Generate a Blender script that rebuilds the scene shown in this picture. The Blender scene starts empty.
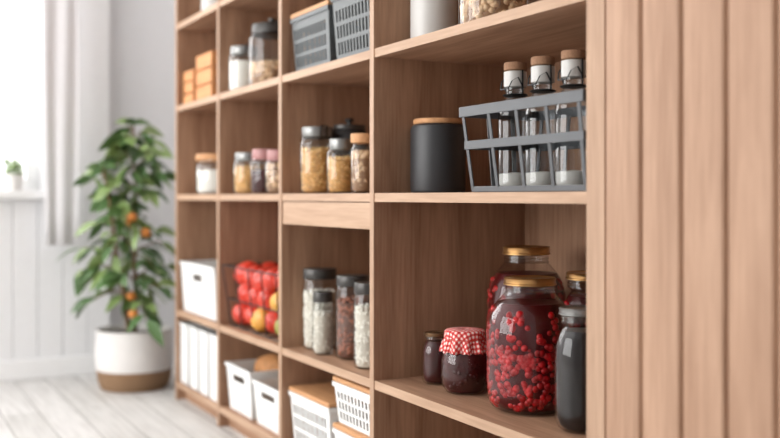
import bpy, bmesh, math, random
from mathutils import Vector, Matrix
random.seed(7)
S = bpy.context.scene
COL = S.collection

# ------------------------------------------------------------------ materials
def lin(r, g, b):
    f = lambda c: (c/255/12.92) if c/255 <= 0.04045 else ((c/255+0.055)/1.055)**2.4
    return (f(r), f(g), f(b), 1)

def new_mat(name):
    m = bpy.data.materials.new(name); m.use_nodes = True
    nt = m.node_tree
    return m, nt, nt.nodes["Principled BSDF"]

def plain(name, col, rough=0.5, metal=0.0, var=0.06, scale=30, bump=0.0, coat=0.0, spec=0.5):
    m, nt, p = new_mat(name)
    tc = nt.nodes.new("ShaderNodeTexCoord")
    nz = nt.nodes.new("ShaderNodeTexNoise"); nz.inputs["Scale"].default_value = scale; nz.inputs["Detail"].default_value = 4
    cr = nt.nodes.new("ShaderNodeValToRGB")
    c = col
    cr.color_ramp.elements[0].position = .3; cr.color_ramp.elements[1].position = .7
    cr.color_ramp.elements[0].color = (c[0]*(1-var), c[1]*(1-var), c[2]*(1-var), 1)
    cr.color_ramp.elements[1].color = (min(1, c[0]*(1+var)), min(1, c[1]*(1+var)), min(1, c[2]*(1+var)), 1)
    nt.links.new(tc.outputs["Object"], nz.inputs["Vector"])
    nt.links.new(nz.outputs["Fac"], cr.inputs["Fac"])
    nt.links.new(cr.outputs["Color"], p.inputs["Base Color"])
    p.inputs["Roughness"].default_value = rough
    p.inputs["Metallic"].default_value = metal
    p.inputs["Coat Weight"].default_value = coat
    p.inputs["Specular IOR Level"].default_value = spec
    if bump:
        b = nt.nodes.new("ShaderNodeBump"); b.inputs["Strength"].default_value = bump; b.inputs["Distance"].default_value = .003
        nt.links.new(nz.outputs["Fac"], b.inputs["Height"]); nt.links.new(b.outputs["Normal"], p.inputs["Normal"])
    return m

def wood(name, c1, c2, axis='z', rough=0.55, sc=1.0):
    m, nt, p = new_mat(name)
    L = nt.links.new
    tc = nt.nodes.new("ShaderNodeTexCoord")
    mp = nt.nodes.new("ShaderNodeMapping")
    a = {'x': (1.2, 14, 14), 'y': (14, 1.2, 14), 'z': (14, 14, 1.2)}[axis]
    mp.inputs["Scale"].default_value = tuple(v*sc for v in a)
    L(tc.outputs["Object"], mp.inputs["Vector"])
    n1 = nt.nodes.new("ShaderNodeTexNoise"); n1.inputs["Scale"].default_value = 1.6; n1.inputs["Detail"].default_value = 6
    n1.inputs["Roughness"].default_value = .6; n1.inputs["Distortion"].default_value = .5
    L(mp.outputs["Vector"], n1.inputs["Vector"])
    mp2 = nt.nodes.new("ShaderNodeMapping")
    mp2.inputs["Scale"].default_value = tuple(v*sc*7 if v > 2 else v*sc*4 for v in a)
    L(tc.outputs["Object"], mp2.inputs["Vector"])
    n2 = nt.nodes.new("ShaderNodeTexNoise"); n2.inputs["Scale"].default_value = 2.0; n2.inputs["Detail"].default_value = 3
    L(mp2.outputs["Vector"], n2.inputs["Vector"])
    mx = nt.nodes.new("ShaderNodeMath"); mx.operation = 'MULTIPLY_ADD'
    mx.inputs[1].default_value = .35; L(n2.outputs["Fac"], mx.inputs[0])
    ad = nt.nodes.new("ShaderNodeMath"); ad.operation = 'MULTIPLY'; ad.inputs[1].default_value = .65
    L(n1.outputs["Fac"], ad.inputs[0]); L(ad.outputs[0], mx.inputs[2])
    cr = nt.nodes.new("ShaderNodeValToRGB")
    cr.color_ramp.elements[0].position = .36; cr.color_ramp.elements[0].color = c1
    cr.color_ramp.elements[1].position = .62; cr.color_ramp.elements[1].color = c2
    L(mx.outputs[0], cr.inputs["Fac"]); L(cr.outputs["Color"], p.inputs["Base Color"])
    p.inputs["Roughness"].default_value = rough
    p.inputs["Specular IOR Level"].default_value = .3
    b = nt.nodes.new("ShaderNodeBump"); b.inputs["Strength"].default_value = .12; b.inputs["Distance"].default_value = .002
    L(mx.outputs[0], b.inputs["Height"]); L(b.outputs["Normal"], p.inputs["Normal"])
    return m

def glass(name, tint=(.96, .975, .965, 1), base=.05, gain=.75):
    m = bpy.data.materials.new(name); m.use_nodes = True
    nt = m.node_tree; nt.nodes.clear(); L = nt.links.new
    out = nt.nodes.new("ShaderNodeOutputMaterial")
    tr = nt.nodes.new("ShaderNodeBsdfTransparent"); tr.inputs["Color"].default_value = tint
    gl = nt.nodes.new("ShaderNodeBsdfGlossy"); gl.inputs["Roughness"].default_value = .03
    lw = nt.nodes.new("ShaderNodeLayerWeight"); lw.inputs["Blend"].default_value = .5
    pw = nt.nodes.new("ShaderNodeMath"); pw.operation = 'POWER'; pw.inputs[1].default_value = 3.5
    ma = nt.nodes.new("ShaderNodeMath"); ma.operation = 'MULTIPLY_ADD'; ma.inputs[1].default_value = gain; ma.inputs[2].default_value = base
    mix = nt.nodes.new("ShaderNodeMixShader")
    L(lw.outputs["Facing"], pw.inputs[0]); L(pw.outputs[0], ma.inputs[0]); L(ma.outputs[0], mix.inputs["Fac"])
    L(tr.outputs[0], mix.inputs[1]); L(gl.outputs[0], mix.inputs[2]); L(mix.outputs[0], out.inputs["Surface"])
    return m

M = {}
OAK1, OAK2 = lin(144, 107, 83), lin(182, 144, 116)
M['oak_v'] = wood("oak_vertical_grain", OAK1, OAK2, 'z')
M['oak_h'] = wood("oak_horizontal_grain", OAK1, OAK2, 'x')
M['oak_slat'] = wood("oak_slat_grain", lin(158, 123, 99), lin(184, 149, 124), 'z')
M['oak_edge'] = wood("oak_edge_band", lin(168, 136, 111), lin(192, 160, 134), 'x')
M['oak_edge_v'] = wood("oak_edge_band_vertical", lin(162, 130, 106), lin(186, 154, 129), 'z')
M['lidwood'] = wood("light_lid_wood", lin(184, 132, 90), lin(212, 162, 116), 'x', sc=2)
M['crate'] = wood("orange_crate_wood", lin(190, 126, 76), lin(216, 154, 100), 'x', sc=2)
M['cork'] = plain("cork", lin(156, 118, 90), .8, var=.15, scale=300, bump=.3)
M['glass'] = glass("clear_glass", (.93, .945, .94, 1), .05, .85)
M['glassb'] = glass("bottle_glass", (.76, .78, .79, 1), .06, .85)
M['glass2'] = glass("thick_preserve_glass", (.95, .95, .95, 1), .04, .85)
M['white'] = plain("white_plastic", lin(234, 234, 232), .4, var=.01)
M['ceramic'] = plain("grey_white_ceramic", lin(198, 196, 192), .35, var=.02)
M['grey'] = plain("grey_plastic", lin(88, 92, 93), .5, var=.03)
M['crategrey'] = plain("grey_painted_metal", lin(82, 84, 87), .45, .0, var=.03)
M['black'] = plain("matte_black_tin", lin(46, 46, 48), .45, var=.06)
M['dark'] = plain("dark_metal_lid", lin(72, 70, 68), .35, .5, var=.05)
M['steel'] = plain("brushed_steel_lid", lin(138, 138, 136), .35, .8, var=.05)
M['gold'] = plain("gold_tin_lid", lin(190, 148, 96), .3, .9, var=.05)
M['bronze'] = plain("bronze_tin_lid", lin(120, 92, 66), .3, .8, var=.05)
M['wire'] = plain("black_wire", lin(35, 35, 36), .4, .5)
M['liquid'] = plain("cherry_syrup", lin(72, 4, 8), .35, var=.25, scale=25, spec=.2)
M['darkliq'] = plain("dark_olive_brine", lin(28, 23, 23), .3, var=.25, scale=40, spec=.2)
M['cherry'] = plain("cherries", lin(166, 10, 18), .3, var=.5, scale=60, spec=.35)
M['darkred'] = plain("dark_jam", lin(62, 16, 16), .3, var=.3, scale=60, spec=.3)
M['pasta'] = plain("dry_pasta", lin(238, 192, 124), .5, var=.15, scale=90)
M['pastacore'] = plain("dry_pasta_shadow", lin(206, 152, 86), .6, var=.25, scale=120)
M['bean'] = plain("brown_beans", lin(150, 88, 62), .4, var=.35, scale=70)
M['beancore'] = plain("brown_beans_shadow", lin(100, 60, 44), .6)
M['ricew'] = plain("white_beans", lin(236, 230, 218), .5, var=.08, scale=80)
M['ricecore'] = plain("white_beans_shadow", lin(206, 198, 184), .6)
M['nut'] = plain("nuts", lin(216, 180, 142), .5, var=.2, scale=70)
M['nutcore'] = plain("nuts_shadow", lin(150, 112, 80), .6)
M['flour'] = plain("flour", lin(232, 228, 220), .8, var=.02)
M['pink'] = plain("pink_painted_lid", lin(168, 118, 116), .4)
M['tomato'] = plain("red_tomato", lin(204, 62, 44), .28, var=.25, scale=14)
M['yellowf'] = plain("yellow_pepper", lin(216, 160, 72), .3, var=.15, scale=14)
M['greenf'] = plain("green_pepper", lin(146, 146, 70), .3, var=.15, scale=14)
M['bread'] = plain("bread_crust", lin(192, 136, 86), .7, var=.25, scale=40, bump=.3)
M['leaf'] = plain("leaf_green", lin(84, 116, 66), .35, var=.35, scale=9)
M['leaf2'] = plain("leaf_green_light", lin(134, 158, 96), .4, var=.25, scale=9)
M['bark'] = plain("bark", lin(112, 86, 60), .8, var=.2, scale=60)
M['orange'] = plain("orange_fruit", lin(212, 134, 62), .45, var=.08, scale=60, bump=.15)
M['soil'] = plain("soil", lin(62, 46, 36), .95, var=.3, scale=80, bump=.6)
M['potwhite'] = plain("white_pot_glaze", lin(224, 221, 218), .5, var=.02)
M['wallw'] = plain("white_wall_paint", lin(234, 234, 235), .85, var=.01)
M['wallg'] = plain("dimmed_wall_paint", lin(218, 218, 220), .85, var=.01)  # greyer tone puts the recessed wall's lower brightness into the colour
M['ceil'] = plain("ceiling_paint", lin(240, 240, 240), .9, var=.01)
M['curtain'] = plain("curtain_linen", lin(228, 226, 228), .9, var=.02, scale=200)
M['frame'] = plain("window_frame_paint", lin(240, 240, 240), .4, var=.01)

# woven basket
m, nt, p = new_mat("woven_seagrass"); M['woven'] = m
tc = nt.nodes.new("ShaderNodeTexCoord"); wv = nt.nodes.new("ShaderNodeTexWave"); wv.bands_direction = 'Z'
wv.inputs["Scale"].default_value = 38; wv.inputs["Distortion"].default_value = 1.5; wv.inputs["Detail"].default_value = 2
nt.links.new(tc.outputs["Object"], wv.inputs["Vector"])
cr = nt.nodes.new("ShaderNodeValToRGB"); cr.color_ramp.elements[0].color = lin(124, 92, 66); cr.color_ramp.elements[1].color = lin(184, 148, 112)
nt.links.new(wv.outputs["Fac"], cr.inputs["Fac"]); nt.links.new(cr.outputs["Color"], p.inputs["Base Color"]); p.inputs["Roughness"].default_value = .85
bp_ = nt.nodes.new("ShaderNodeBump"); bp_.inputs["Distance"].default_value = .004; nt.links.new(wv.outputs["Fac"], bp_.inputs["Height"]); nt.links.new(bp_.outputs["Normal"], p.inputs["Normal"])

# gingham
m, nt, p = new_mat("red_gingham_cloth"); M['gingham'] = m
L = nt.links.new
uv = nt.nodes.new("ShaderNodeUVMap"); sx = nt.nodes.new("ShaderNodeSeparateXYZ"); L(uv.outputs["UV"], sx.inputs[0])
outs = []
for ax in ("X", "Y"):
    ml = nt.nodes.new("ShaderNodeMath"); ml.operation = 'MULTIPLY'; ml.inputs[1].default_value = 110
    fr = nt.nodes.new("ShaderNodeMath"); fr.operation = 'FRACT'
    gt = nt.nodes.new("ShaderNodeMath"); gt.operation = 'GREATER_THAN'; gt.inputs[1].default_value = .5
    L(sx.outputs[ax], ml.inputs[0]); L(ml.outputs[0], fr.inputs[0]); L(fr.outputs[0], gt.inputs[0]); outs.append(gt)
ad = nt.nodes.new("ShaderNodeMath"); ad.operation = 'ADD'; L(outs[0].outputs[0], ad.inputs[0]); L(outs[1].outputs[0], ad.inputs[1])
dv = nt.nodes.new("ShaderNodeMath"); dv.operation = 'MULTIPLY'; dv.inputs[1].default_value = .5; L(ad.outputs[0], dv.inputs[0])
cr = nt.nodes.new("ShaderNodeValToRGB"); cr.color_ramp.interpolation = 'CONSTANT'
cr.color_ramp.elements[0].color = lin(246, 232, 226); cr.color_ramp.elements[0].position = 0
cr.color_ramp.elements[1].color = lin(178, 24, 28); cr.color_ramp.elements[1].position = .8
e = cr.color_ramp.elements.new(.3); e.color = lin(226, 92, 86)
L(dv.outputs[0], cr.inputs["Fac"]); L(cr.outputs["Color"], p.inputs["Base Color"]); p.inputs["Roughness"].default_value = .85

# floor
m, nt, p = new_mat("whitewashed_floor_boards"); M['floor'] = m
L = nt.links.new
tc = nt.nodes.new("ShaderNodeTexCoord")
br = nt.nodes.new("ShaderNodeTexBrick"); br.inputs["Scale"].default_value = 1.0
br.inputs["Brick Width"].default_value = 1.1; br.inputs["Row Height"].default_value = .11; br.inputs["Mortar Size"].default_value = .002
br.inputs["Color1"].default_value = lin(228, 226, 224); br.inputs["Color2"].default_value = lin(212, 210, 207); br.inputs["Mortar"].default_value = lin(150, 147, 142)
L(tc.outputs["Object"], br.inputs["Vector"])
mp = nt.nodes.new("ShaderNodeMapping"); mp.inputs["Scale"].default_value = (3, 40, 1); L(tc.outputs["Object"], mp.inputs["Vector"])
nz = nt.nodes.new("ShaderNodeTexNoise"); nz.inputs["Scale"].default_value = 1.5; nz.inputs["Detail"].default_value = 5; L(mp.outputs["Vector"], nz.inputs["Vector"])
cr = nt.nodes.new("ShaderNodeValToRGB"); cr.color_ramp.elements[0].position = .3; cr.color_ramp.elements[0].color = (.74, .73, .72, 1); cr.color_ramp.elements[1].position = .6; cr.color_ramp.elements[1].color = (1, 1, 1, 1)
L(nz.outputs["Fac"], cr.inputs["Fac"])
mx = nt.nodes.new("ShaderNodeMix"); mx.data_type = 'RGBA'; mx.blend_type = 'MULTIPLY'; mx.inputs["Factor"].default_value = .8
L(br.outputs["Color"], mx.inputs["A"]); L(cr.outputs["Color"], mx.inputs["B"]); L(mx.outputs["Result"], p.inputs["Base Color"])
p.inputs["Roughness"].default_value = .5

# ------------------------------------------------------------------ geometry helpers
def obj(name, verts, faces, mat, parent=None, smooth=False, loc=None, mats=None, fm=None, recalc=True):
    me = bpy.data.meshes.new(name); me.from_pydata([tuple(v) for v in verts], [], faces); me.update()
    if recalc:
        bm = bmesh.new(); bm.from_mesh(me); bmesh.ops.recalc_face_normals(bm, faces=bm.faces); bm.to_mesh(me); bm.free()
    o = bpy.data.objects.new(name, me); COL.objects.link(o)
    for mm in (mats or [mat]): me.materials.append(mm)
    if fm:
        for i, q in enumerate(fm): me.polygons[i].material_index = q
    if smooth:
        for q in me.polygons: q.use_smooth = True
    if parent: o.parent = parent
    if loc: o.location = loc
    return o

def empty(name, loc=(0, 0, 0), rz=0):
    e = bpy.data.objects.new(name, None); COL.objects.link(e); e.location = loc; e.rotation_euler = (0, 0, rz)
    e.empty_display_size = .05
    return e

class MB:
    def __init__(s): s.v = []; s.f = []; s.m = []
    def add(s, v, f, mi=0):
        b = len(s.v); s.v += [tuple(q) for q in v]; s.f += [tuple(i+b for i in q) for q in f]; s.m += [mi]*len(f)
    def box(s, x0, x1, y0, y1, z0, z1, mi=0):
        s.add([(x0,y0,z0),(x1,y0,z0),(x1,y1,z0),(x0,y1,z0),(x0,y0,z1),(x1,y0,z1),(x1,y1,z1),(x0,y1,z1)],
              [(0,3,2,1),(4,5,6,7),(0,1,5,4),(1,2,6,5),(2,3,7,6),(3,0,4,7)], mi)
    def beam(s, p1, p2, w, t, mi=0):
        p1, p2, w, t = map(Vector, (p1, p2, w, t))
        v = []
        for p in (p1, p2):
            v += [p-w/2-t/2, p+w/2-t/2, p+w/2+t/2, p-w/2+t/2]
        s.add(v, [(0,3,2,1),(4,5,6,7),(0,1,5,4),(1,2,6,5),(2,3,7,6),(3,0,4,7)], mi)
    def lathe(s, prof, seg=32, mi=0, cx=0, cy=0):
        v = []; f = []
        for r, z in prof:
            for i in range(seg):
                a = 2*math.pi*i/seg; v.append((cx+r*math.cos(a), cy+r*math.sin(a), z))
        for j in range(len(prof)-1):
            for i in range(seg):
                k = (i+1) % seg
                f.append((j*seg+i, j*seg+k, (j+1)*seg+k, (j+1)*seg+i))
        if prof[0][0] > 1e-6: f.append(tuple(range(seg))[::-1])
        if prof[-1][0] > 1e-6: f.append(tuple((len(prof)-1)*seg+i for i in range(seg)))
        s.add(v, f, mi)
    def make(s, name, mats, parent=None, smooth=False, bevel=0, loc=None, auto=False, merge=False):
        if not isinstance(mats, list): mats = [mats]
        o = obj(name, s.v, s.f, None, parent, smooth, loc, mats, s.m, recalc=True)
        if merge:
            bm = bmesh.new(); bm.from_mesh(o.data); bmesh.ops.remove_doubles(bm, verts=bm.verts, dist=1e-6); bm.to_mesh(o.data); bm.free()
        if bevel:
            b = o.modifiers.new("bevel", 'BEVEL'); b.width = bevel; b.segments = 2; b.limit_method = 'ANGLE'
        return o

def lathe_obj(name, prof, mat, parent, seg=40):
    mb = MB(); mb.lathe(prof, seg)
    o = mb.make(name, mat, parent, smooth=True)
    o.data.set_sharp_from_angle(angle=math.radians(40))
    return o

_t = {}
def ico(sub=1):
    if sub not in _t:
        bm = bmesh.new(); bmesh.ops.create_icosphere(bm, subdivisions=sub, radius=1)
        bm.verts.ensure_lookup_table()
        _t[sub] = ([v.co.copy() for v in bm.verts], [tuple(v.index for v in f.verts) for f in bm.faces]); bm.free()
    return _t[sub]

def rot():
    return Matrix.Rotation(random.uniform(0, 6.28), 3, 'Z') @ Matrix.Rotation(random.uniform(0, 6.28), 3, 'X') @ Matrix.Rotation(random.uniform(0, 6.28), 3, 'Y')

def profr(prof, z):
    for (r0, z0), (r1, z1) in zip(prof, prof[1:]):
        if z0 <= z <= z1 and z1 > z0: return r0+(r1-r0)*(z-z0)/(z1-z0)
    return prof[-1][0]

def pieces(name, prof, z0, z1, size, shape, mat, parent, n, sub=1):
    mb = MB(); V, F = ico(sub)
    for k in range(n):
        top = random.random() < .18
        z = z1-size*random.uniform(0, .8) if top else random.uniform(z0+size, z1)
        R = profr(prof, z)-max(shape)*size*.9
        a = random.uniform(0, 2*math.pi); r = R*math.sqrt(random.random()) if top else R
        q = size*random.uniform(.85, 1.15); mt = rot()
        c = Vector((r*math.cos(a), r*math.sin(a), max(z, size*1.6)))
        mb.add([c+mt @ Vector((v.x*shape[0]*q, v.y*shape[1]*q, v.z*shape[2]*q)) for v in V], F)
    return mb.make(name, mat, parent, smooth=True)

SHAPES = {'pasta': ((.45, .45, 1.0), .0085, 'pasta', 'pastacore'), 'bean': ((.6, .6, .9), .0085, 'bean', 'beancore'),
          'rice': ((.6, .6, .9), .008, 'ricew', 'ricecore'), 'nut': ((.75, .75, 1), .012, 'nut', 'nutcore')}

def jar(name, x, y, z, r, h, lid='dark', fill='pasta', level=.8, lidh=.018, neck=.8, clip=False, knob=False):
    e = empty(name, (x, y, z))
    hb = h-lidh
    prof = [(0, 0.001), (r*.8, 0), (r*.95, .003), (r, .01), (r, hb*.80), (r*.97, hb*.86), (r*(neck+.05), hb*.93), (r*neck, hb*.95), (r*neck, hb)]
    lathe_obj("glass_body", prof, M['glass'], e)
    top = hb*.80*level+.002
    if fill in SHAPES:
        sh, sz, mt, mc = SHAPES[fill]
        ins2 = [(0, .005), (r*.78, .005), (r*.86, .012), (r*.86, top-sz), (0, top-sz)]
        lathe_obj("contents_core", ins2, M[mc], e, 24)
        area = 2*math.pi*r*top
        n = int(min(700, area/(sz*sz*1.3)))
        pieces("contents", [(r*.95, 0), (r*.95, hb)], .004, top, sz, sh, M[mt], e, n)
    elif fill:
        ins2 = [(0, .004), (r*.8, .004), (r*.93, .012), (r*.94, top), (0, top+.003)]
        lathe_obj("contents", ins2, M[fill], e, 32)
    if lid:
        lr = r*neck+.004
        lp = [(lr*.98, hb-.012), (lr, hb-.011), (lr, h-.003), (lr*.96, h), (0, h)]
        if lid in ('lidwood', 'crate'):
            lp = [(r*.7, hb-.004), (r*.98, hb-.002), (r, hb+.002), (r, h-.003), (r*.97, h), (0, h)]
        lathe_obj("lid", lp, M[lid], e)
        if knob:
            lathe_obj("lid_knob", [(.006, h-.001), (.006, h+.006), (.012, h+.012), (.012, h+.018), (0, h+.022)], M[lid], e, 20)
    if clip:
        mb = MB(); mb.lathe([(r*neck+.001, hb*.9), (r*neck+.004, hb*.9+.002), (r*neck+.001, hb*.9+.004)], 24)
        mb.beam((r*neck+.003, -.008, hb*.9), (r*neck+.006, -.008, h+.002), (0, .0025, 0), (.0025, 0, 0))
        mb.beam((r*neck+.003, .008, hb*.9), (r*neck+.006, .008, h+.002), (0, .0025, 0), (.0025, 0, 0))
        mb.beam((r*neck+.006, -.009, h+.002), (r*neck+.006, .009, h+.002), (.003, 0, 0), (0, 0, .0025))
        mb.make("clip_wire", M['wire'], e)
    return e

def compote(name, x, y, z, r, h, neck=.55, liq='liquid', fruit='cherry', f1=.55, lid='gold', fs=.0075, rz=0):
    e = empty(name, (x, y, z), rz)
    P = [(0, .004), (.55, .0), (.74, .008), (.88, .035), (.97, .09), (1, .17), (1, .58), (.98, .66), (.91, .74), (.80, .80), (.66, .85), (neck+.02, .88), (neck, .90), (neck, .975)]
    prof = [(a*r, b*h) for a, b in P]
    lathe_obj("glass_body", prof, M['glass2'], e, 56)
    ins = [(max(0, a*r-.004), b*h+.003) for a, b in P[:-4]]
    ins.append((0, ins[-1][1]))
    lathe_obj("syrup", ins, M[liq], e, 48)
    if fruit:
        pr = [(a*r-.0015, b*h+.003) for a, b in P[1:-4]]
        n = int(2*math.pi*r*f1*h/(fs*fs*2.1))
        pieces("whole_fruit", pr, .006, f1*h*.66, fs, (1, 1, 1), M[fruit], e, int(n*.72), 2)
        pieces("floating_fruit", pr, f1*h*.5, f1*h, fs, (1, 1, 1), M[fruit], e, int(n*.24), 2)
    lr = neck*r+.003
    lathe_obj("screw_lid", [(lr*.97, h*.94), (lr*1.03, h*.945), (lr*1.03, h*.955), (lr, h*.96), (lr, h-.004), (lr*1.02, h-.002), (lr*.97, h), (lr*.9, h-.002), (0, h-.002)], M[lid], e)
    mb = MB()
    for k in (.885, .910): mb.lathe([(neck*r, k*h), (neck*r+.002, k*h+.0015), (neck*r, k*h+.003)], 40)
    mb.make("neck_thread", M['glass2'], e, smooth=True)
    return e

def wallgrid(mb, p00, p10, p01, p11, nu, nv, skip):
    P = lambda u, v: (p00*(1-u)*(1-v)+p10*u*(1-v)+p01*(1-u)*v+p11*u*v)
    us, vs = nu, nv
    base = len(mb.v)
    for v in vs:
        for u in us: mb.v.append(tuple(P(u, v)))
    n = len(us)
    for j in range(len(vs)-1):
        for i in range(n-1):
            if skip(i, j): continue
            mb.f.append((base+j*n+i, base+j*n+i+1, base+(j+1)*n+i+1, base+(j+1)*n+i)); mb.m.append(0)

def bin_(name, x0, x1, y0, y1, z, h, mat, style='plain', lid=None, taper=.012):
    """open storage bin, tapered, real cut-outs; style slots / handle / plain"""
    cx, cy = (x0+x1)/2, (y0+y1)/2; w, d = x1-x0, y1-y0
    e = empty(name, (cx, cy, z))
    mb = MB(); lh = .012 if lid else 0; hb = h-lh; z0 = .0015
    t = taper
    B = [Vector((-w/2+t, -d/2+t, z0)), Vector((w/2-t, -d/2+t, z0)), Vector((w/2-t, d/2-t, z0)), Vector((-w/2+t, d/2-t, z0))]
    T = [Vector((-w/2+.003, -d/2+.003, hb)), Vector((w/2-.003, -d/2+.003, hb)), Vector((w/2-.003, d/2-.003, hb)), Vector((-w/2+.003, d/2-.003, hb))]
    for k in range(4):
        a, b = k, (k+1) % 4
        L_ = (B[b]-B[a]).length
        if style == 'slots':
            n = max(5, int(L_/.017)); us = [0, .06]
            for i in range(n):
                u0 = .06+.88*i/n; us += [u0+.88/n*.55, u0+.88/n]
            us = us[:-1]+[1.0]
            vs = [0, .1, .29, .35, .54, .60, .78, 1]
            wallgrid(mb, B[a], B[b], T[a], T[b], us, vs, lambda i, j: (i % 2 == 1 and j in (1, 3, 5) and 0 < i < len(us)-2))
        else:
            hu = .045/L_
            us = [0, .5-hu, .5+hu, 1]
            vs = [0, .3, .66, .80, 1]
            wallgrid(mb, B[a], B[b], T[a], T[b], us, vs, lambda i, j: (style == 'handle' and i == 1 and j == 2))
    i0 = len(mb.v); mb.v += [tuple(q) for q in B]; mb.f.append((i0, i0+1, i0+2, i0+3)); mb.m.append(0)
    # rolled lip
    i0 = len(mb.v)
    O = [Vector((q.x*1.0+(.003 if q.x > 0 else -.003), q.y+(.003 if q.y > 0 else -.003), hb)) for q in T]
    O2 = [Vector((q.x, q.y, hb-.010)) for q in O]
    mb.v += [tuple(q) for q in T+O+O2]
    for k in range(4):
        b = (k+1) % 4
        mb.f += [(i0+k, i0+b, i0+4+b, i0+4+k), (i0+4+k, i0+4+b, i0+8+b, i0+8+k)]; mb.m += [0, 0]
    o = mb.make("bin_body", mat, e, merge=True)
    so = o.modifiers.new("thick", 'SOLIDIFY'); so.thickness = .0024; so.offset = -1
    if lid:
        l = MB(); l.box(-w/2, w/2, -d/2, d/2, hb+.0005, h)
        l.make("bin_lid", lid, e, bevel=.003)
    return e

# ------------------------------------------------------------------ room
XW = -3.95
def room():
    mb = MB(); mb.box(-4.2, 2.5, -3.6, .42, -.05, 0); mb.make("floor", M['floor'])
    mb = MB(); mb.box(-4.2, 2.5, .40, .50, 0, 2.7); mb.make("wall_north", M['wallg'])
    mb = MB(); mb.box(2.4, 2.5, -3.6, .4, 0, 2.7); mb.make("wall_east", M['wallw'])
    mb = MB(); mb.box(-4.2, 2.5, -3.6, .5, 2.7, 2.78); mb.make("ceiling", M['ceil'])
    # south wall with a wide window
    sx0, sx1, sz0, sz1 = -3.8, -.9, .35, 2.45
    mb = MB(); mb.box(-4.2, sx0, -3.6, -3.5, 0, 2.7); mb.box(sx1, 2.4, -3.6, -3.5, 0, 2.7)
    mb.box(sx0, sx1, -3.6, -3.5, 0, sz0); mb.box(sx0, sx1, -3.6, -3.5, sz1, 2.7); mb.make("wall_south", M['wallw'])
    e = empty("window_2", ((sx0+sx1)/2, -3.5, 0)); hw = (sx1-sx0)/2
    mb = MB()
    for i in range(4):
        x = -hw+.03+(2*hw-.06)*i/3; mb.box(x-.03, x+.03, -.06, .0, sz0, sz1)
    for zz in (sz0+.03, sz1-.03): mb.box(-hw, hw, -.058, -.002, zz-.03, zz+.03)
    mb.make("window_frame", M['frame'], e)
    # west wall with window opening
    wy0, wy1, wz0, wz1 = -1.75, -.335, .70, 2.25
    mb = MB()
    a, b = XW-.14, XW
    mb.box(a, b, -3.5, wy0, 0, 2.7); mb.box(a, b, wy1, -.085, 0, 2.7)
    mb.box(a, b, wy0, wy1, 0, wz0); mb.box(a, b, wy0, wy1, wz1, 2.7)
    mb.box(a, XW-.05, -.085, .40, 0, 2.7, 1)
    mb.make("wall_west", [M['wallw'], M['wallg']])
    # window
    e = empty("window_1", (XW, (wy0+wy1)/2, 0))
    hw = (wy1-wy0)/2
    mb = MB()
    for (ya, yb, za, zb) in [(-hw, hw, wz0, wz0+.05), (-hw, hw, wz1-.05, wz1), (-hw, -hw+.05, wz0+.05, wz1-.05), (hw-.05, hw, wz0+.05, wz1-.05), (-.03, .03, wz0+.05, wz1-.05), (-hw+.05, -.03, .985, 1.005), (.03, hw-.05, .985, 1.005)]:
        mb.box(-.12, -.06, ya, yb, za, zb)
    mb.make("window_frame", M['frame'], e, bevel=.004)
    mb = MB(); mb.box(-.058, .06, -hw-.04, hw+.04, wz0-.028, wz0+.004)
    mb.make("window_sill", M['frame'], e, bevel=.005)
    # beadboard wainscot below the sill
    mb = MB(); y = -3.5
    while y < -.09:
        mb.box(XW+.0005, XW+.012, y, min(y+.0880, -.085), .0, wz0-.03); y += .09
    mb.make("trim_wainscot_west", M['wallw'], bevel=.002)
    mb = MB(); mb.box(XW+.0125, XW+.028, -3.5, -.085, 0, .075); mb.make("baseboard_west", M['frame'], bevel=.004)
    mb = MB(); mb.box(XW-.0495, XW-.035, -.085, .40, 0, .075); mb.make("baseboard_niche", M['frame'], bevel=.004)
room()

# curtain
def curtain(name, y0, y1, z0, z1):
    n = 60; mb = MB(); v = []; f = []
    rows = 14
    for j in range(rows+1):
        z = z0+(z1-z0)*j/rows
        for i in range(n+1):
            u = i/n
            v.append((XW+.10+.005*math.sin(u*math.pi*4+.25*math.sin(z*2))*(1-.15*j/rows), y0+(y1-y0)*u+.006*math.sin(z*3+u*5), z))
    for j in range(rows):
        for i in range(n):
            a = j*(n+1)+i; f.append((a, a+1, a+n+2, a+n+1))
    mb.add(v, f)
    o = mb.make(name, M['curtain'], smooth=True)
    s = o.modifiers.new("t", 'SOLIDIFY'); s.thickness = .003
    return o
curtain("window_curtain", -.345, -.220, .50, 2.40)
e = empty("curtain_rod", (XW+.10, 0, 2.42))
mb = MB(); mb.lathe([(.01, 0), (.01, 1.9)], 16); o = mb.make("rod", M['steel'], e); o.rotation_euler = (math.pi/2, 0, 0); o.location = (0, -.15, 0)
mb = MB(); mb.box(-.10, .0, -.20, -.185, -.01, .01); mb.box(-.10, .0, -2.0, -1.985, -.01, .01); mb.make("rod_bracket", M['steel'], e)

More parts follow.
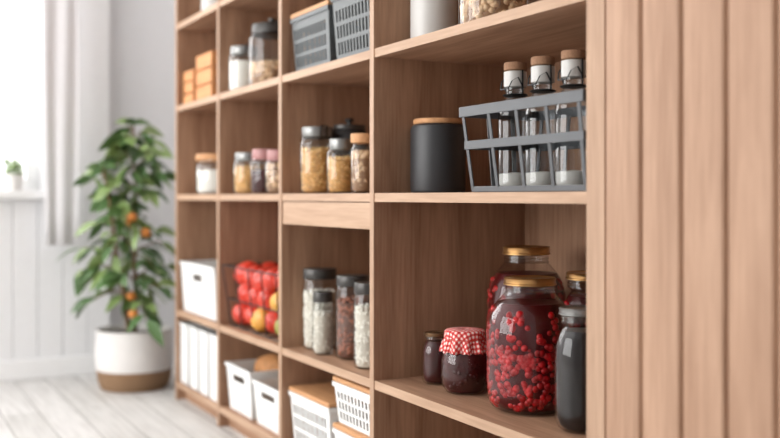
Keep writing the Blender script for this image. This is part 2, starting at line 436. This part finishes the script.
# ------------------------------------------------------------------ shelving unit
T_ = .018
LV = {'bot': .060, 'low': .301, 'mid': .688, 'up': .986, 'up2': 1.260, 'up3': 1.56, 'top': 2.05}
DIV = [-3.314, -2.864, -2.365, -1.850]   # centre of uprights
XR = -1.155; DEP = .38
def shelving():
    e = empty("open_shelving_unit")
    v = MB(); h = MB()
    ed = MB(); ev = MB()
    for i, x in enumerate(DIV):
        v.box(x-T_/2, x+T_/2, .0015, DEP, 0, 2.05)
        ev.box(x-T_/2, x+T_/2, 0, .0015, 0, 2.05)
    v.box(XR, XR+.04, .0015, DEP, 0, 2.05); ev.box(XR, XR+.04, 0, .0015, 0, 2.05)
    v.make("upright_panels", M['oak_v'], e)
    ev.make("upright_edge_bands", M['oak_edge_v'], e)
    xs = [(DIV[0]+T_/2, DIV[1]-T_/2), (DIV[1]+T_/2, DIV[2]-T_/2), (DIV[2]+T_/2, DIV[3]-T_/2), (DIV[3]+T_/2, XR)]
    for a, b in xs:
        for k, z in LV.items():
            h.box(a, b, .0035, DEP, z-T_, z); ed.box(a, b, .002, .0035, z-T_, z)
        h.box(a, b, .03, .045, 0, LV['bot']-T_)
    # slim drawer in third bay
    a, b = xs[2]
    h.make("shelf_boards", M['oak_h'], e)
    ed.make("shelf_edge_bands", M['oak_edge'], e)
    bp = MB(); bp.box(DIV[0]-T_/2, XR+.04, DEP, DEP+.01, 0, 2.05); bp.make("back_panel", M['oak_v'], e)
    d = MB(); d.box(a+.002, b-.002, .003, .021, LV['mid']-T_-.058, LV['mid']-T_-.002); d.make("drawer_front", M['oak_edge'], e, bevel=.001)
    d = MB(); d.box(a+.006, b-.006, .021, .35, LV['mid']-T_-.05, LV['mid']-T_-.008); d.make("drawer_box", M['oak_h'], e)
shelving()

def slatted():
    e = empty("slatted_cabinet")
    mb = MB(); x = XR+.0405; w = .0755
    x1 = -.10
    b = MB(); b.box(x, x1, .012, DEP, 0, 2.05); b.make("cabinet_body", M['oak_v'], e)
    while x+w < x1+.001:
        pr = [(x+.0005, .008)]
        for s in range(1, 7):
            q = s/6; pr.append((x+.0005+.006*q, -.002+.010*(1-q)**2.2))
        for s in range(0, 6):
            q = 1-s/6; pr.append((x+w-.0005-.006*q, -.002+.010*(1-q)**2.2))
        pr.append((x+w-.0005, .008))
        pr += [(x+w-.0005, .0118), (x+.0005, .0118)]
        k = len(pr)
        v = [(a, c, 0) for a, c in pr]+[(a, c, 2.05) for a, c in pr]
        f = [(i, (i+1) % k, k+(i+1) % k, k+i) for i in range(k)]+[tuple(range(k))[::-1], tuple(range(k, 2*k))]
        mb.add(v, f); x += w
    o = mb.make("vertical_slats", M['oak_slat'], e, smooth=True); o.data.set_sharp_from_angle(angle=math.radians(35))
slatted()

# ------------------------------------------------------------------ right bay, low shelf : preserves
z = LV['low']
compote("small_jam_jar", -1.755, .100, z, .031, .104, neck=.74, liq='darkred', fruit=None, lid='bronze')

def gingham_jar():
    e = empty("gingham_topped_jam_jar", (-1.650, .102, z)); r = .047; h = .122
    P = [(0, .003), (.6, 0), (.78, .02), (.95, .12), (1, .28), (.99, .5), (.92, .64), (.82, .72), (.78, .78), (.78, .96)]
    lathe_obj("glass_body", [(a*r, b*h) for a, b in P], M['glass2'], e)
    lathe_obj("jam", [(max(0, a*r-.0025), b*h+.002) for a, b in P[:8]]+[(0, P[7][1]*h+.002)], M['darkred'], e)
    pieces("jam_fruit", [(a*r-.001, b*h) for a, b in P[1:8]], .01, h*.66, .006, (1, 1, 1), M['darkred'], e, 120, 1)
    v = []; uvs = []; f = []; seg = 96
    R = r*.84
    rings = [(0.001, h+.002, 0), (R*.5, h+.0015, 0), (R*.92, h, 0), (R*1.0, h-.003, 0), (R*1.0, h-.012, .03), (R*.99, h-.017, .04), (R*1.04, h-.024, .08), (R*1.10, h-.034, .10), (R*1.16, h-.042, .10)]
    s = 0; pr, pz = 0, h+.002
    for (rr, zz, amp) in rings:
        s += math.hypot(rr-pr, zz-pz); pr, pz = rr, zz
        for i in range(seg):
            a = 2*math.pi*i/seg; q = rr*(1+amp*math.sin(a*11)+amp*.3*math.sin(a*5+1))
            v.append((q*math.cos(a), q*math.sin(a), zz+amp*.012*math.sin(a*22))); uvs.append((s*math.cos(a), s*math.sin(a)))
    for j in range(len(rings)-1):
        for i in range(seg):
            k = (i+1) % seg; f.append((j*seg+i, j*seg+k, (j+1)*seg+k, (j+1)*seg+i))
    o = obj("gingham_cloth_cap", v, f, M['gingham'], e, smooth=True)
    ul = o.data.uv_layers.new(name="UVMap")
    for lp in o.data.loops: ul.data[lp.index].uv = uvs[lp.vertex_index]
    so = o.modifiers.new("t", 'SOLIDIFY'); so.thickness = .001
    mb = MB(); mb.lathe([(R*1.0, h-.0185), (R*1.04, h-.017), (R*1.0, h-.0155)], 48); mb.make("tie_string", M['tomato'], e, smooth=True)
gingham_jar()
compote("large_cherry_compote_jar", -1.464, .122, z, .078, .236, f1=.76)
compote("large_cherry_compote_jar", -1.650, .247, z, .080, .280, f1=.76, rz=1)
compote("large_cherry_compote_jar", -1.495, .288, z, .058, .237, neck=.78, f1=.76, rz=2)
compote("dark_olive_jar", -1.291, .100, z, .044, .20, neck=.75, liq='darkliq', fruit=None, lid='steel')

# ------------------------------------------------------------------ right bay, mid shelf
z = LV['mid']
def canister(name, x, y, z, r, h, mat, lidmat, lidh=.014):
    e = empty(name, (x, y, z))
    hb = h-lidh
    lathe_obj("canister_body", [(0, .001), (r*.9, 0), (r*.98, .003), (r, .008), (r, hb-.012), (r*.97, hb-.004), (r*.9, hb-.001), (r*.88, hb)], mat, e)
    lathe_obj("canister_lid", [(r*.82, hb+.0003), (r*.88, hb+.001), (r*.9, hb+.003), (r*.9, h-.003), (r*.87, h), (0, h)], lidmat, e)
    return e
canister("black_canister_with_wooden_lid", -1.780, .118, z, .057, .152, M['black'], M['lidwood'], .011)

def bottle_crate():
    e = empty("bottle_crate", (-1.350, .098, z))
    mb = MB(); hx, hy, H = .174, .088, .152; bx, by = .160, .070
    def ring(hx, hy, zc, hh, th):
        mb.box(-hx, hx, -hy, -hy+th, zc-hh/2, zc+hh/2); mb.box(-hx, hx, hy-th, hy, zc-hh/2, zc+hh/2)
        mb.box(-hx, -hx+th, -hy+th, hy-th, zc-hh/2, zc+hh/2); mb.box(hx-th, hx, -hy+th, hy-th, zc-hh/2, zc+hh/2)
    ring(hx, hy, H-.009, .018, .003)
    ring(hx-.007, hy-.007, .084, .015, .003)
    ring(bx, by, .006, .010, .003)
    n = 4
    for s in (-1, 1):
        for i in range(n+1):
            u = -1+2*i/n
            mb.beam((u*bx*.98, s*(by-.0015), .004), (u*(hx-.012), s*(hy-.0025), H-.018), (.0085, 0, 0), (0, .0025, 0))
        for i in range(1, 3):
            u = -1+2*i/3
            mb.beam((s*(bx-.0015), u*by, .004), (s*(hx-.0025), u*(hy-.01), H-.018), (0, .0085, 0), (.0025, 0, 0))
    for i in range(7):
        y = -by+.006+(2*by-.012)*i/6
        mb.box(-bx+.003, bx-.003, y-.002, y+.002, .0005, .003)
    mb.make("crate_frame", M['crategrey'], e, bevel=.0007)
    return e
bottle_crate()

def bottle(x, y, z):
    e = empty("swing_top_bottle", (x, y, z)); r = .0310
    P = [(0, .003), (r*.85, 0), (r*.97, .004), (r, .012), (r, .128), (r*.96, .142), (r*.78, .156), (r*.60, .164), (r*.52, .174), (r*.52, .190), (r*.60, .192), (r*.60, .198), (r*.52, .200), (r*.52, .204)]
    lathe_obj("glass_body", P, M['glassb'], e)
    lathe_obj("powder_contents", [(0, .005), (r*.8, .005), (r*.93, .012), (r*.93, .030), (0, .033)], M['flour'], e, 28)
    lathe_obj("neck_label", [(r*.60, .184), (r*.66, .185), (r*.66, .2115), (r*.5, .213), (0, .213)], M['ceramic'], e, 28)
    lathe_obj("cork_cap", [(0, .2133), (r*.60, .2135), (r*.66, .215), (r*.66, .226), (r*.62, .228), (0, .228)], M['cork'], e, 28)
    mb = MB()
    for s in (-1, 1):
        w = r*.74*s
        pts = [(w, 0, .170), (w*1.15, -.004, .186), (w*1.0, -.010, .200), (w*.7, -.018, .194), (w*.5, -.023, .180)]
        for a, b in zip(pts, pts[1:]): mb.beam(a, b, (.0018, 0, 0), (0, .0018, .0005))
        mb.beam((w, 0, .170), (w*.98, 0, .213), (.0018, 0, 0), (0, .0018, 0))
    mb.beam((-r*.37, -.023, .180), (r*.37, -.023, .180), (0, 0, .002), (0, .002, 0))
    mb.lathe([(r*.66, .168), (r*.74, .170), (r*.66, .172)], 24)
    mb.make("swing_wire", M['wire'], e)
for bx in (-1.475, -1.393, -1.309, -1.226): bottle(bx, .098, z+.0032)

# ------------------------------------------------------------------ right bay, upper shelf
z = LV['up']
canister("ceramic_canister", -1.775, .105, z, .048, .175, M['ceramic'], M['ceramic'])
jar("glass_jar_of_nuts", -1.546, .10, z, .066, .19, lid='lidwood', fill='nut', level=.75)

# ------------------------------------------------------------------ third bay
z = LV['mid']
jar("glass_jar_of_pasta", -2.285, .068, z, .044, .165, 'steel', 'pasta', .90, lidh=.013, clip=True)
jar("glass_jar_of_pasta", -2.137, .066, z, .036, .128, 'steel', 'pasta', .90, lidh=.013, neck=.7)
jar("glass_jar_of_pasta", -2.020, .066, z, .030, .134, 'lidwood', 'nut', .95)
c = canister("dark_kettle_canister", -2.298, .162, z, .046, .174, M['black'], M['dark'])
lathe_obj("lid_knob", [(.006, .173), (.006, .180), (.012, .185), (.010, .191), (0, .193)], M['dark'], c, 20)
z = LV['low']
jar("tall_glass_jar_of_sweets", -2.298, .080, z, .044, .200, 'dark', 'rice', .95, lidh=.013, neck=.86)
jar("small_glass_jar_of_rice", -2.212, .050, z, .025, .150, 'dark', 'rice', .9, lidh=.012)
jar("tall_glass_jar_of_beans", -2.124, .088, z, .040, .195, 'dark', 'bean', .95, lidh=.013, neck=.86)
jar("tall_glass_jar_of_rice", -1.985, .062, z, .035, .190, 'dark', 'rice', .95, lidh=.013, neck=.86)
z = LV['up']
bin_("grey_storage_basket", -2.335, -2.105, .015, .33, z, .150, M['grey'], 'slots', M['lidwood'])
bin_("grey_storage_basket", -2.090, -1.872, .015, .33, z, .150, M['grey'], 'slots')
z = LV['bot']
bin_("white_lidded_basket", -2.345, -2.100, .015, .34, z, .145, M['white'], 'slots', M['lidwood'])
bin_("white_lidded_basket", -2.080, -1.870, .015, .34, z, .106, M['white'], 'slots', M['lidwood'])
bin_("white_lidded_basket", -2.080, -1.870, .015, .34, z+.1065, .106, M['white'], 'slots', M['lidwood'])

# ------------------------------------------------------------------ second bay
z = LV['mid']
jar("glass_jar_of_pasta", -2.725, .048, z, .046, .118, 'steel', 'pasta', .90, lidh=.012)
jar("glass_jar_of_jam", -2.620, .058, z, .042, .124, 'pink', 'darkred', .75)
jar("glass_jar_of_nuts", -2.520, .062, z, .040, .118, 'pink', 'nut', .95)
z = LV['up']
jar("glass_jar_of_flour", -2.775, .050, z, .044, .130, 'steel', 'flour', .9, lidh=.012, clip=True)
jar("large_glass_cookie_jar", -2.650, .090, z, .068, .178, 'dark', 'nut', .5, lidh=.015, clip=True, knob=True)

def wire_basket(x0, x1, y0, y1, z, h):
    e = empty("wire_vegetable_basket", ((x0+x1)/2, (y0+y1)/2, z)); w, d = (x1-x0)/2, (y1-y0)/2
    mb = MB(); k = .0028
    def bar(p, q): 
        p, q = Vector(p), Vector(q); dr = (q-p).normalized()
        a = dr.orthogonal().normalized(); b = dr.cross(a); mb.beam(p, q, a*k, b*k)
    for zz, t in ((.002, .02), (h*.45, .013), (h, 0)):
        W, D = w-t, d-t
        for p, q in (((-W, -D), (W, -D)), ((W, -D), (W, D)), ((W, D), (-W, D)), ((-W, D), (-W, -D))): bar((*p, zz), (*q, zz))
    for i in range(5):
        u = -1+.5*i
        for s in (-1, 1): bar((u*(w-.02), s*(d-.02), .002), (u*w, s*d, h))
        bar((u*(w-.02), -(d-.02), .002), (u*(w-.02), d-.02, .002))
    for i in range(1, 4):
        u = -1+2*i/4
        for s in (-1, 1): bar((s*(w-.02), u*(d-.02), .002), (s*w, u*d, h))
    mb.make("wire_frame", M['wire'], e)
    V, F = ico(3); pr = MB()
    r0 = .039
    for layer in range(3):
        nx, ny = 5-(layer % 2), 3
        for i in range(nx):
            for j in range(ny):
                x = (i-(nx-1)/2)*.080; y = (j-1)*.076+random.uniform(-.004, .004)
                zc = .004+r0*.9+layer*.058+random.uniform(-.004, .004)*layer
                q = r0*random.uniform(.92, 1.04)
                a = random.uniform(0, 6)
                mi = 0 if (layer == 2 or x < .0) else random.choice([1, 2, 1, 0])
                tilt = Matrix.Rotation(random.uniform(-.6, .6), 3, 'X') @ Matrix.Rotation(random.uniform(-.6, .6), 3, 'Y')
                vv = []
                for v in V:
                    an = math.atan2(v.y, v.x); rr = 1+.05*math.cos(5*an+a)*(1-abs(v.z))
                    p = Vector((v.x*rr, v.y*rr, v.z*.88*(1-.25*math.exp(-((v.x**2+v.y**2)/.06)))))
                    vv.append(tilt @ p*q+Vector((x, y, zc)))
                pr.add(vv, F, mi)
    pr.make("tomatoes_and_peppers", [M['tomato'], M['yellowf'], M['greenf']], e, smooth=True)
wire_basket(-2.845, -2.415, .008, .270, LV['low'], .178)

def loaf(mb, c, l, w, h, ang):
    V, F = ico(3); R = Matrix.Rotation(ang, 3, 'Z')
    vv = []
    for v in V:
        x = v.x; k = 1-.07*max(0, math.sin(x*11))*(1 if v.z > .3 else 0)
        vv.append(R @ Vector((x*l, v.y*w*k, (v.z if v.z > -.5 else -.5)*h*k))+Vector(c))
    mb.add(vv, F)
z = LV['bot']
b = bin_("white_bread_bin", -2.835, -2.625, .012, .34, z, .135, M['white'], 'handle')
mb = MB(); loaf(mb, (0, -.05, .115), .085, .045, .05, .2); loaf(mb, (0, .06, .125), .085, .045, .05, -.1); mb.make("bread_loaves", M['bread'], b, smooth=True)
b = bin_("white_bread_bin", -2.605, -2.390, .012, .34, z, .120, M['white'], 'handle')
mb = MB(); loaf(mb, (0, -.06, .118), .085, .045, .055, .1); loaf(mb, (0, .05, .135), .08, .045, .055, .5); mb.make("bread_loaves", M['bread'], b, smooth=True)

# ------------------------------------------------------------------ first bay
z = LV['mid']
jar("sugar_jar_with_wooden_lid", -3.085, .070, z, .068, .128, 'lidwood', 'flour', .85)
def wooden_crate(x0, x1, y0, y1, z, h):
    e = empty("wooden_crate", ((x0+x1)/2, (y0+y1)/2, z)); w, d = (x1-x0)/2, (y1-y0)/2
    mb = MB(); n = 3; sh = h/n
    for k in range(n):
        a, b = k*sh+.001, (k+1)*sh-.004
        mb.box(-w, w, -d, -d+.008, a, b); mb.box(-w, w, d-.008, d, a, b)
        mb.box(-w, -w+.008, -d+.008, d-.008, a, b); mb.box(w-.008, w, -d+.008, d-.008, a, b)
    for sx in (-1, 1):
        for sy in (-1, 1):
            mb.box(sx*(w-.015)-.006, sx*(w-.015)+.006, sy*(d-.015)-.006, sy*(d-.015)+.006, .001, h)
    mb.box(-w+.008, w-.008, -d+.008, d-.008, .001, .007)
    mb.make("crate_slats", M['crate'], e, bevel=.001)
wooden_crate(-3.295, -3.185, .02, .24, LV['up'], .115)
wooden_crate(-3.150, -2.990, .02, .24, LV['up'], .150)
bin_("white_storage_bin", -3.292, -2.925, .006, .30, LV['low'], .165, M['white'], 'handle')
for i in range(4):
    x0 = -3.300+.106*i
    bin_("white_magazine_file", x0, x0+.090, .008, .28, LV['bot'], .200, M['white'], 'plain', taper=.004)
canister("ceramic_canister", -3.12, .08, LV['up2'], .05, .16, M['ceramic'], M['lidwood'])
jar("glass_jar_of_flour", -2.62, .08, LV['up2'], .045, .16, 'steel', 'flour', .8)

# ------------------------------------------------------------------ potted citrus tree
def tree():
    e = empty("potted_orange_tree", (-3.594, -.072, 0))
    r = .137
    lathe_obj("woven_base", [(0, .0), (r*.82, 0), (r*.86, .004), (r*.93, .03), (r*.97, .068), (r*.95, .072), (0, .072)], M['woven'], e)
    lathe_obj("white_pot", [(r*.96, .066), (r*.985, .08), (r, .13), (r*.97, .2), (r*.985, .207), (r*.96, .21), (r*.92, .207), (r*.9, .185), (r*.9, .180), (0, .180)], M['potwhite'], e)
    lathe_obj("soil", [(0, .1805), (r*.895, .1805), (r*.88, .186), (0, .192)], M['soil'], e)
    bk = MB(); leaves = MB(); 
    def seg(p, q, r0, r1):
        p, q = Vector(p), Vector(q); dr = (q-p).normalized(); a = dr.orthogonal().normalized(); b = dr.cross(a); n = 8; v = []
        for pt, rr in ((p, r0), (q, r1)):
            for i in range(n):
                t = 2*math.pi*i/n; v.append(pt+(a*math.cos(t)+b*math.sin(t))*rr)
        bk.add(v, [(i, (i+1) % n, n+(i+1) % n, n+i) for i in range(n)])
    def leaf(p, d, L, W, mi):
        d = d.normalized(); side = d.cross(Vector((0, 0, 1)))
        if side.length < .1: side = Vector((1, 0, 0))
        side.normalize(); side = (Matrix.Rotation(random.uniform(-1.0, 1.0), 3, d) @ side); up = side.cross(d).normalized()
        prof = [(0, .04), (.15, .45), (.35, .9), (.55, 1.0), (.75, .72), (.9, .35), (1.0, .0)]
        v = []
        for t, wv in prof:
            droop = -.38*L*t*t
            c = p+d*(L*t)+Vector((0, 0, droop))
            v += [c-side*W*wv*.5+up*W*.16*wv, c, c+side*W*wv*.5+up*W*.16*wv]
        f = []
        for i in range(len(prof)-1):
            a = i*3; f += [(a, a+1, a+4, a+3), (a+1, a+2, a+5, a+4)]
        leaves.add(v, f, mi)
    trunks = [[Vector((0, 0, .185)), Vector((.008, .004, .33)), Vector((-.012, 0, .48)), Vector((.0, .01, .64)), Vector((-.01, .0, .80)), Vector((-.015, .0, .94))],
              [Vector((.01, -.02, .185)), Vector((.02, -.04, .33)), Vector((.0, -.065, .48)), Vector((.02, -.085, .62)), Vector((.01, -.10, .72)), Vector((.0, -.11, .78))]]
    rr = [.010, .0085, .007, .0055, .004, .003]
    for tr in trunks:
        for i in range(len(tr)-1): seg(tr[i], tr[i+1], rr[i], rr[i+1])
    def tp(tr, z):
        for a, b in zip(tr, tr[1:]):
            if a.z <= z <= b.z: return a.lerp(b, (z-a.z)/(b.z-a.z))
        return tr[-1]
    def envelope(z):
        pts = [(.24, .17), (.34, .19), (.5, .175), (.62, .15), (.75, .13), (.86, .10), (.96, .04)]
        for a, b in zip(pts, pts[1:]):
            if a[0] <= z <= b[0]: return a[1]+(b[1]-a[1])*(z-a[0])/(b[0]-a[0])
        return .05
    nb = 34
    for k in range(nb):
        tr = trunks[1 if k % 3 == 1 else 0]
        z0 = .28+.62*k/(nb-1); a = k*2.4; b0 = tp(tr, z0)
        if (b0.z < z0-.02): b0 = tp(trunks[0], z0)
        R = envelope(min(z0+.03, .94))*random.uniform(.6, 1.0)
        mid = b0+Vector((math.cos(a)*R*.5, math.sin(a)*R*.5, .035)); end = b0+Vector((math.cos(a)*R, math.sin(a)*R, .01+random.uniform(-.05, .03)))
        seg(b0, mid, .0035, .0025); seg(mid, end, .0025, .0012)
        for j in range(7):
            t = (j+.6)/7+random.uniform(-.05, .05); t = min(1, t)
            p = b0.lerp(mid, t*2) if t < .5 else mid.lerp(end, t*2-1)
            an = a+random.choice((-1, 1))*random.uniform(.2, 1.2)
            d = Vector((math.cos(an), math.sin(an), random.uniform(-.7, .35)))
            Ln = random.uniform(.065, .108)
            tip = p+d.normalized()*Ln
            if tip.x > .25 or tip.x < -.31: continue
            leaf(p, d, Ln, Ln*random.uniform(.40, .52), 0 if random.random() < .55 else 1)
    for j in range(7):
        a = j*.9; leaf(trunks[0][-1], Vector((math.cos(a), math.sin(a), .5)), .075, .034, j % 2)
        leaf(trunks[1][-1], Vector((math.cos(a+.4), math.sin(a+.4), .4)), .075, .034, j % 2)
    bk.make("trunk_and_branches", M['bark'], e, smooth=True)
    leaves.make("foliage", [M['leaf'], M['leaf2']], e, smooth=True)
    V, F = ico(3); mb = MB()
    for c in ((.09, -.03, .61), (.12, .01, .555), (.05, -.03, .585), (.11, -.03, .275), (.04, -.02, .33)):
        mb.add([Vector(c)+Vector((v.x, v.y, v.z*.94))*.018 for v in V], F)
    mb.make("oranges", M['orange'], e, smooth=True)
tree()

# small plant on sill
def sill_plant():
    e = empty("small_potted_herb", (XW+.005, -.435, .7045))
    lathe_obj("herb_pot", [(0, 0), (.026, 0), (.029, .004), (.035, .055), (.036, .06), (.032, .06), (.031, .05), (0, .05)], M['potwhite'], e)
    mb = MB(); V, F = ico(1)
    for i in range(90):
        a = random.uniform(0, 6.28); q = random.random()**.5*.034; zz = random.uniform(.055, .115); mt = rot()
        mb.add([Vector((q*math.cos(a), q*math.sin(a), zz))+mt @ Vector((v.x*.010, v.y*.006, v.z*.002)) for v in V], F)
    for i in range(12):
        a = i*.52; mb.beam((0.008*math.cos(a), .008*math.sin(a), .048), (.025*math.cos(a), .025*math.sin(a), .105), (.0015, 0, 0), (0, .0015, 0))
    mb.make("herb_leaves", M['leaf2'], e)
sill_plant()

# ------------------------------------------------------------------ light
w = bpy.data.worlds.new("World"); S.world = w; w.use_nodes = True
bg = w.node_tree.nodes["Background"]; bg.inputs["Color"].default_value = (1, 1, 1, 1); bg.inputs["Strength"].default_value = 2.4
def area(name, loc, target, size, sy, power, col=(1, 1, 1)):
    l = bpy.data.lights.new(name, 'AREA'); l.shape = 'RECTANGLE'; l.size = size; l.size_y = sy; l.energy = power; l.color = col
    o = bpy.data.objects.new(name, l); COL.objects.link(o); o.location = loc
    o.rotation_euler = (Vector(target)-Vector(loc)).to_track_quat('-Z', 'Y').to_euler(); return o
area("daylight_through_south_window", (-2.35, -3.57, 1.40), (-2.35, 0, 1.40), 2.8, 2.05, 100, (1, .99, .98))
area("daylight_through_west_window", (-4.10, -1.04, 1.5), (0, -1.04, 1.2), 1.35, 1.4, 20, (1, .99, .98))

# ------------------------------------------------------------------ camera
cd = bpy.data.cameras.new("camera"); cam = bpy.data.objects.new("camera", cd); COL.objects.link(cam)
cam.location = (0, -.932, .68); cam.rotation_euler = (math.pi/2, 0, math.atan2(.8847, .4662))
cd.sensor_width = 36; cd.lens = 1000/780*36; cd.shift_y = -22/780; cd.clip_start = .02
cd.dof.use_dof = True; cd.dof.focus_distance = 1.80; cd.dof.aperture_fstop = 2.1
S.camera = cam
S.view_settings.view_transform = 'Standard'
